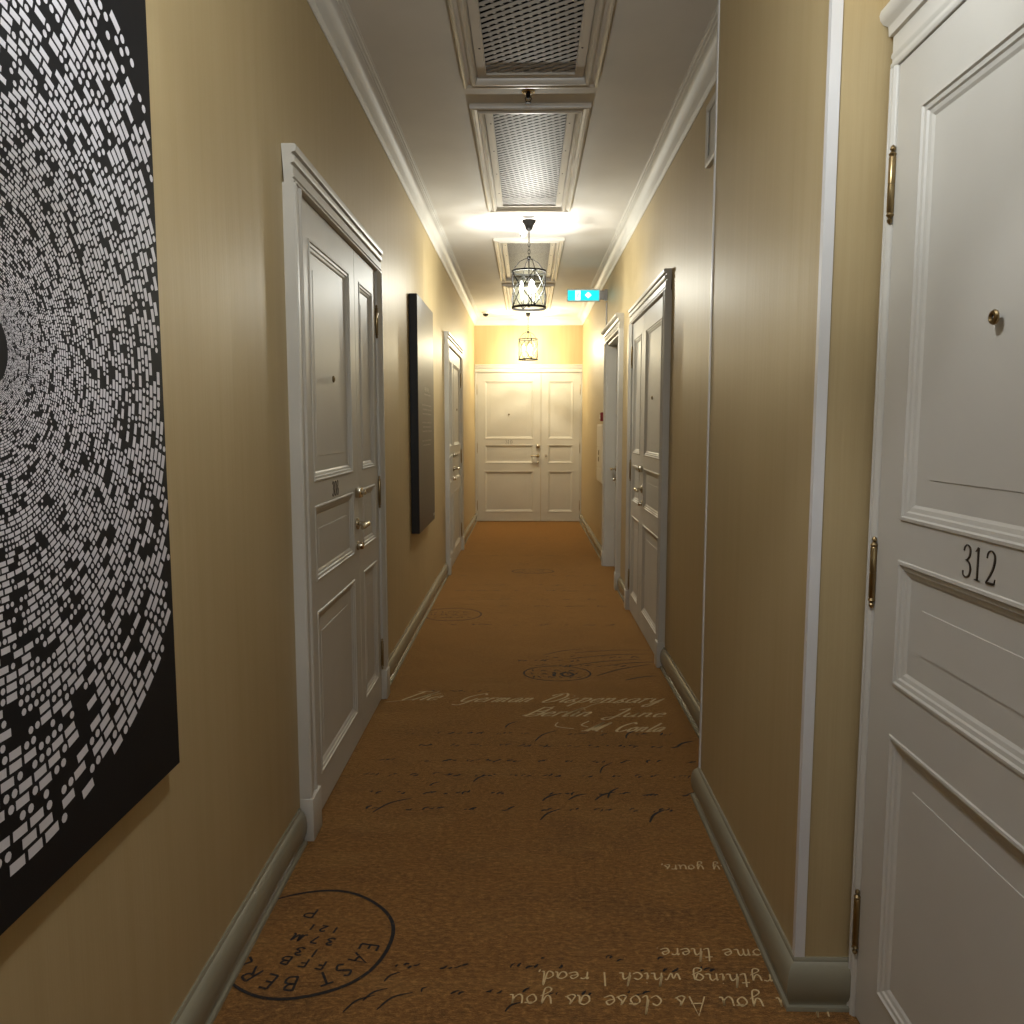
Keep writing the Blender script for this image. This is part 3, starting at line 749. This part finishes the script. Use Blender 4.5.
# ------------------------------------------------------------------ ceiling fittings
bm = bmesh.new(); lathe(bm, [(.030, 0), (.032, -.003), (.026, -.008), (.012, -.010)], n=24)
e = tag(obj('sprinkler_head', bm, NICKEL, smooth=True), 'small chrome sprinkler head between the two nearest ceiling grilles', 'sprinkler'); e.location = (LX-.01, 4.00, ZC)
bm = bmesh.new(); lathe(bm, [(.011, -.008), (.011, -.022), (.007, -.026), (.006, -.032)], n=12)
for s in (-1, 1): tube(bm, [(s*.008, 0, -.024), (s*.015, 0, -.032), (s*.010, 0, -.044), (0, 0, -.050)], .002, 6)
lathe(bm, [(.001, -.050), (.014, -.050), (.014, -.053), (.001, -.053)], n=12)
obj('deflector', bm, DARKM, e, smooth=True)
bm = bmesh.new(); lathe(bm, [(.058, 0), (.060, -.004), (.050, -.010), (.046, -.010)], n=32)
e = tag(obj('ceiling_rosette', bm, PLAST, smooth=True), 'flat round white ceiling plate in front of the large lantern canopy', 'ceiling plate'); e.location = (LX-.005, 6.24, ZC)
bm = bmesh.new(); lathe(bm, [(.001, -.0115), (.044, -.0115), (.046, -.010)], n=32, cap=False); obj('cover_disc', bm, GREYM, e, smooth=True)
bm = bmesh.new(); lathe(bm, [(.040, 0), (.042, -.010), (.038, -.020), (.028, -.022), (.026, -.040), (.018, -.048), (.001, -.050)], n=28)
e = tag(obj('smoke_detector', bm, PLAST, smooth=True), 'small white smoke detector behind the large lantern rod', 'smoke detector'); e.location = (-.035, 6.72, ZC)
bm = bmesh.new(); lathe(bm, [(.001, -.054), (.006, -.053), (.006, -.049)], (-.018, -.018, .006), n=10, cap=False); obj('sensor', bm, DARKM, e)
bm = bmesh.new(); lathe(bm, [(.050, 0), (.052, -.012), (.046, -.022), (.042, -.024)], n=28)
e = tag(obj('security_camera', bm, PLAST, smooth=True), 'dark dome security camera at the far left ceiling corner', 'security camera'); e.location = (-.575, 11.35, ZC)
bm = bmesh.new(); lathe(bm, [(.042, -.022), (.040, -.036), (.030, -.052), (.014, -.060), (.001, -.062)], n=28, cap=False); obj('dome', bm, SHADOWG, e, smooth=True)

# exit sign on the right wall
e = empty('exit_sign', (.565, 8.30, 2.718)); tag(e, 'lit turquoise exit sign projecting from the right wall', 'exit sign')
bm = bmesh.new(); bevelbox(bm, -.165, .165, -.012, .014, -.062, .062, .003); obj('housing', bm, PLAST, e)
bm = bmesh.new(); box(bm, -.156, .156, -.0145, -.0125, -.052, .046); pn = obj('lit_panel', bm, SGREEN, e)
bm = bmesh.new()
box(bm, -.082, -.030, -.0162, -.0146, -.050, .044)
for c in ((.048, 0),):
    x, z = c; v = [(x-.034, -.016, z), (x, -.016, z+.032), (x+.034, -.016, z), (x, -.016, z-.032)]; quad(bm, v)
obj('white_symbols', bm, SWHITE, pn)
bm = bmesh.new()   # running figure in the doorway symbol
lathe(bm, [(.001, -.0172), (.006, -.0172), (.006, -.0164)], (-.054, 0, .028), 'y', 10)
tube(bm, [(-.054, -.0165, .018), (-.058, -.0165, -.006)], .0045, 6); tube(bm, [(-.058, -.0165, -.006), (-.048, -.0165, -.020), (-.050, -.0165, -.040)], .0032, 6)
tube(bm, [(-.058, -.0165, -.006), (-.068, -.0165, -.024), (-.076, -.0165, -.026)], .0032, 6); tube(bm, [(-.054, -.0165, .014), (-.042, -.0165, .004)], .0028, 6)
obj('running_figure', bm, SGREEN, pn)
bm = bmesh.new(); bevelbox(bm, .165, .212, -.010, .012, -.045, .045, .002); bevelbox(bm, .212, .252, -.028, .030, -.055, .055, .003)
obj('bracket', bm, GREYM, e)
bm = bmesh.new(); bevelbox(bm, XR-.012, XR, 8.29, 8.306, 2.395, 2.645, .002)
tag(obj('cable_conduit', bm, PLAST), 'thin white cable cover below the exit sign bracket', 'cable cover')

# cream wall box and red call point
e = empty('service_box', (XR, 8.72, 1.12), -HP); tag(e, 'ivory hinged service box on the right wall beyond the recessed doorway', 'wall box')
bm = bmesh.new(); bevelbox(bm, -.30, .30, -.022, 0, -.31, .31, .003); obj('box_body', bm, IVORY, e)
for z0, z1 in ((-.295, -.165), (-.155, .055), (.065, .295)):
    bm = bmesh.new(); bevelbox(bm, -.285, .285, -.028, -.022, z0, z1, .003); dd = obj('box_door', bm, IVORY, e)
    if z0 == -.155:
        bm = bmesh.new(); bevelbox(bm, -.06, .0, -.034, -.028, -.02, .03, .002); bevelbox(bm, -.06, .0, -.034, -.028, -.09, -.04, .002); obj('label_plate', bm, BRASS, dd)
e = empty('fire_call_point', (XR, 8.45, 1.505), -HP); tag(e, 'dark red fire alarm call point above the ivory service box', 'fire alarm')
bm = bmesh.new(); bevelbox(bm, -.045, .045, -.045, 0, -.045, .045, .006); obj('housing', bm, RED, e)
bm = bmesh.new(); bevelbox(bm, -.026, .026, -.047, -.045, -.022, .022, .001); obj('break_glass', bm, PLAST, e)

# air vent high on the right wall beside the pier
e = empty('wall_vent', (XR, 3.42, 2.665), -HP); tag(e, 'white rectangular air vent high beside the pier', 'air vent')
bm = bmesh.new(); sweep(bm, [(-.29, -.13), (.29, -.13), (.29, .13), (-.29, .13)], [(0, 0), (0, -.018), (.006, -.024), (.030, -.024), (.034, -.016)], 1, closed=True)
for v in bm.verts: v.co = Vector((v.co.x, v.co.z, v.co.y))
obj('vent_frame', bm, TRIM, e)
bm = bmesh.new()
bevelbox(bm, -.257, .257, -.014, 0, -.098, .098, .003)
obj('vent_flap', bm, TRIM, e)

# small wall sensor on the far left wall
# ------------------------------------------------------------------ round print and plaque
PY0, PY1, PZ0, PZ1 = .46, 1.622, .695, 2.335
e = empty('abstract_print', (XL+.002, (PY0+PY1)/2, (PZ0+PZ1)/2), HP); tag(e, 'large black canvas with a burst of white dashes and dots in rings', 'wall art')
hw, hh = (PY1-PY0)/2, (PZ1-PZ0)/2
bm = bmesh.new(); bevelbox(bm, -hw, hw, -.032, 0, -hh, hh, .002); obj('canvas', bm, BLACKC, e)
random.seed(11); bm = bmesh.new()
cx, cz_ = 1.078-(PY0+PY1)/2, 1.508-(PZ0+PZ1)/2; yy = -.0326; RMAX = .742
def inside(p): return -hw+.006 < p[0] < hw-.004 and -hh+.01 < p[1] < hh-.01
def P3(p): return (p[0], yy, p[1])
ratio = .0305; r = RMAX; N = 216; ri = 0
while r > .060:
    r0 = r*(1-ratio); rt = r*ratio; t0 = r-rt*.72; step = 2*math.pi/N
    ph = random.random()*step; i = 0
    edge = .66 if r > RMAX*.93 else (.74 if r > RMAX*.86 else .82)
    wav = random.uniform(.0, 6.28)
    while i < N-2:
        dens = edge - .10*math.sin(i*.45+wav) - .08*math.sin(ri*.9+i*.21)
        a = math.pi+ph+i*step
        if random.random() < .50:
            if random.random() < dens:
                a1 = a+step*1.62; sk = step*.25
                pts = []
                m = 2 if r > .2 else 1
                for j in range(m+1): pts.append((a+(a1-a)*j/m, r))
                for j in range(m, -1, -1): pts.append((a+(a1-a)*j/m, t0))
                pp = [(cx+q*math.cos(t_), cz_+q*math.sin(t_)) for t_, q in pts]
                if all(inside(p) for p in pp): bm.faces.new([bm.verts.new(P3(p)) for p in pp])
            i += 2
        else:
            if random.random() < dens+.04:
                am = a+step*.42; rm = (r+t0)/2; c0 = (cx+rm*math.cos(am), cz_+rm*math.sin(am)); rd = rt*.34
                k = 10 if r > .35 else 6
                pp = [(c0[0]+rd*math.cos(j*2*math.pi/k), c0[1]+rd*math.sin(j*2*math.pi/k)) for j in range(k)]
                if all(inside(p) for p in pp): bm.faces.new([bm.verts.new(P3(p)) for p in pp])
            i += 1
    r = r0; ri += 1
pr = obj('printed_pattern', bm, PRINT, e, recalc=False); pr['kind'] = 'stuff'

e = empty('text_plaque', (XL+.002, 5.72, 1.475), HP); tag(e, 'tall dark wall plaque with pale lettering between the two left doors', 'plaque')
bm = bmesh.new(); bevelbox(bm, -.44, .44, -.052, 0, -.78, .78, .002); obj('plaque_body', bm, PLQE, e)
bm = bmesh.new(); bevelbox(bm, -.4385, .4385, -.0545, -.0522, -.7785, .7785, .0008); obj('plaque_face', bm, PLAQ, e)
bm = bmesh.new(); random.seed(3)
for zc, h, x0, x1 in ((.185, .030, -.10, .16), (.150, .012, -.12, .24), (.075, .012, -.24, .26), (.045, .012, -.22, .28), (.015, .012, -.22, .26), (-.045, .012, -.24, .26), (-.075, .012, -.22, .24), (-.105, .012, -.24, .27), (-.17, .010, -.24, .26), (-.20, .010, -.2, .2)):
    x = x0
    while x < x1:
        wd = random.uniform(.02, .06); k = x
        while k < min(x+wd, x1):     # letters too small to read: upright and leaning strokes
            s = random.uniform(-.003, .003)
            quad(bm, [(k, -.0549, zc-h/2), (k+.0028, -.0549, zc-h/2), (k+.0028+s, -.0549, zc+h/2), (k+s, -.0549, zc+h/2)])
            if random.random() < .5: quad(bm, [(k, -.0549, zc-h*.1), (k+.007, -.0549, zc-h*.1), (k+.007, -.0549, zc+h*.15), (k, -.0549, zc+h*.15)])
            k += .0095
        x += wd+.012
obj('lettering', bm, PTXT, e, recalc=False)
bm = bmesh.new(); bevelbox(bm, .33, .41, -.0555, -.0545, -.745, -.725, .0004); obj('maker_plate', bm, PTXT, e)
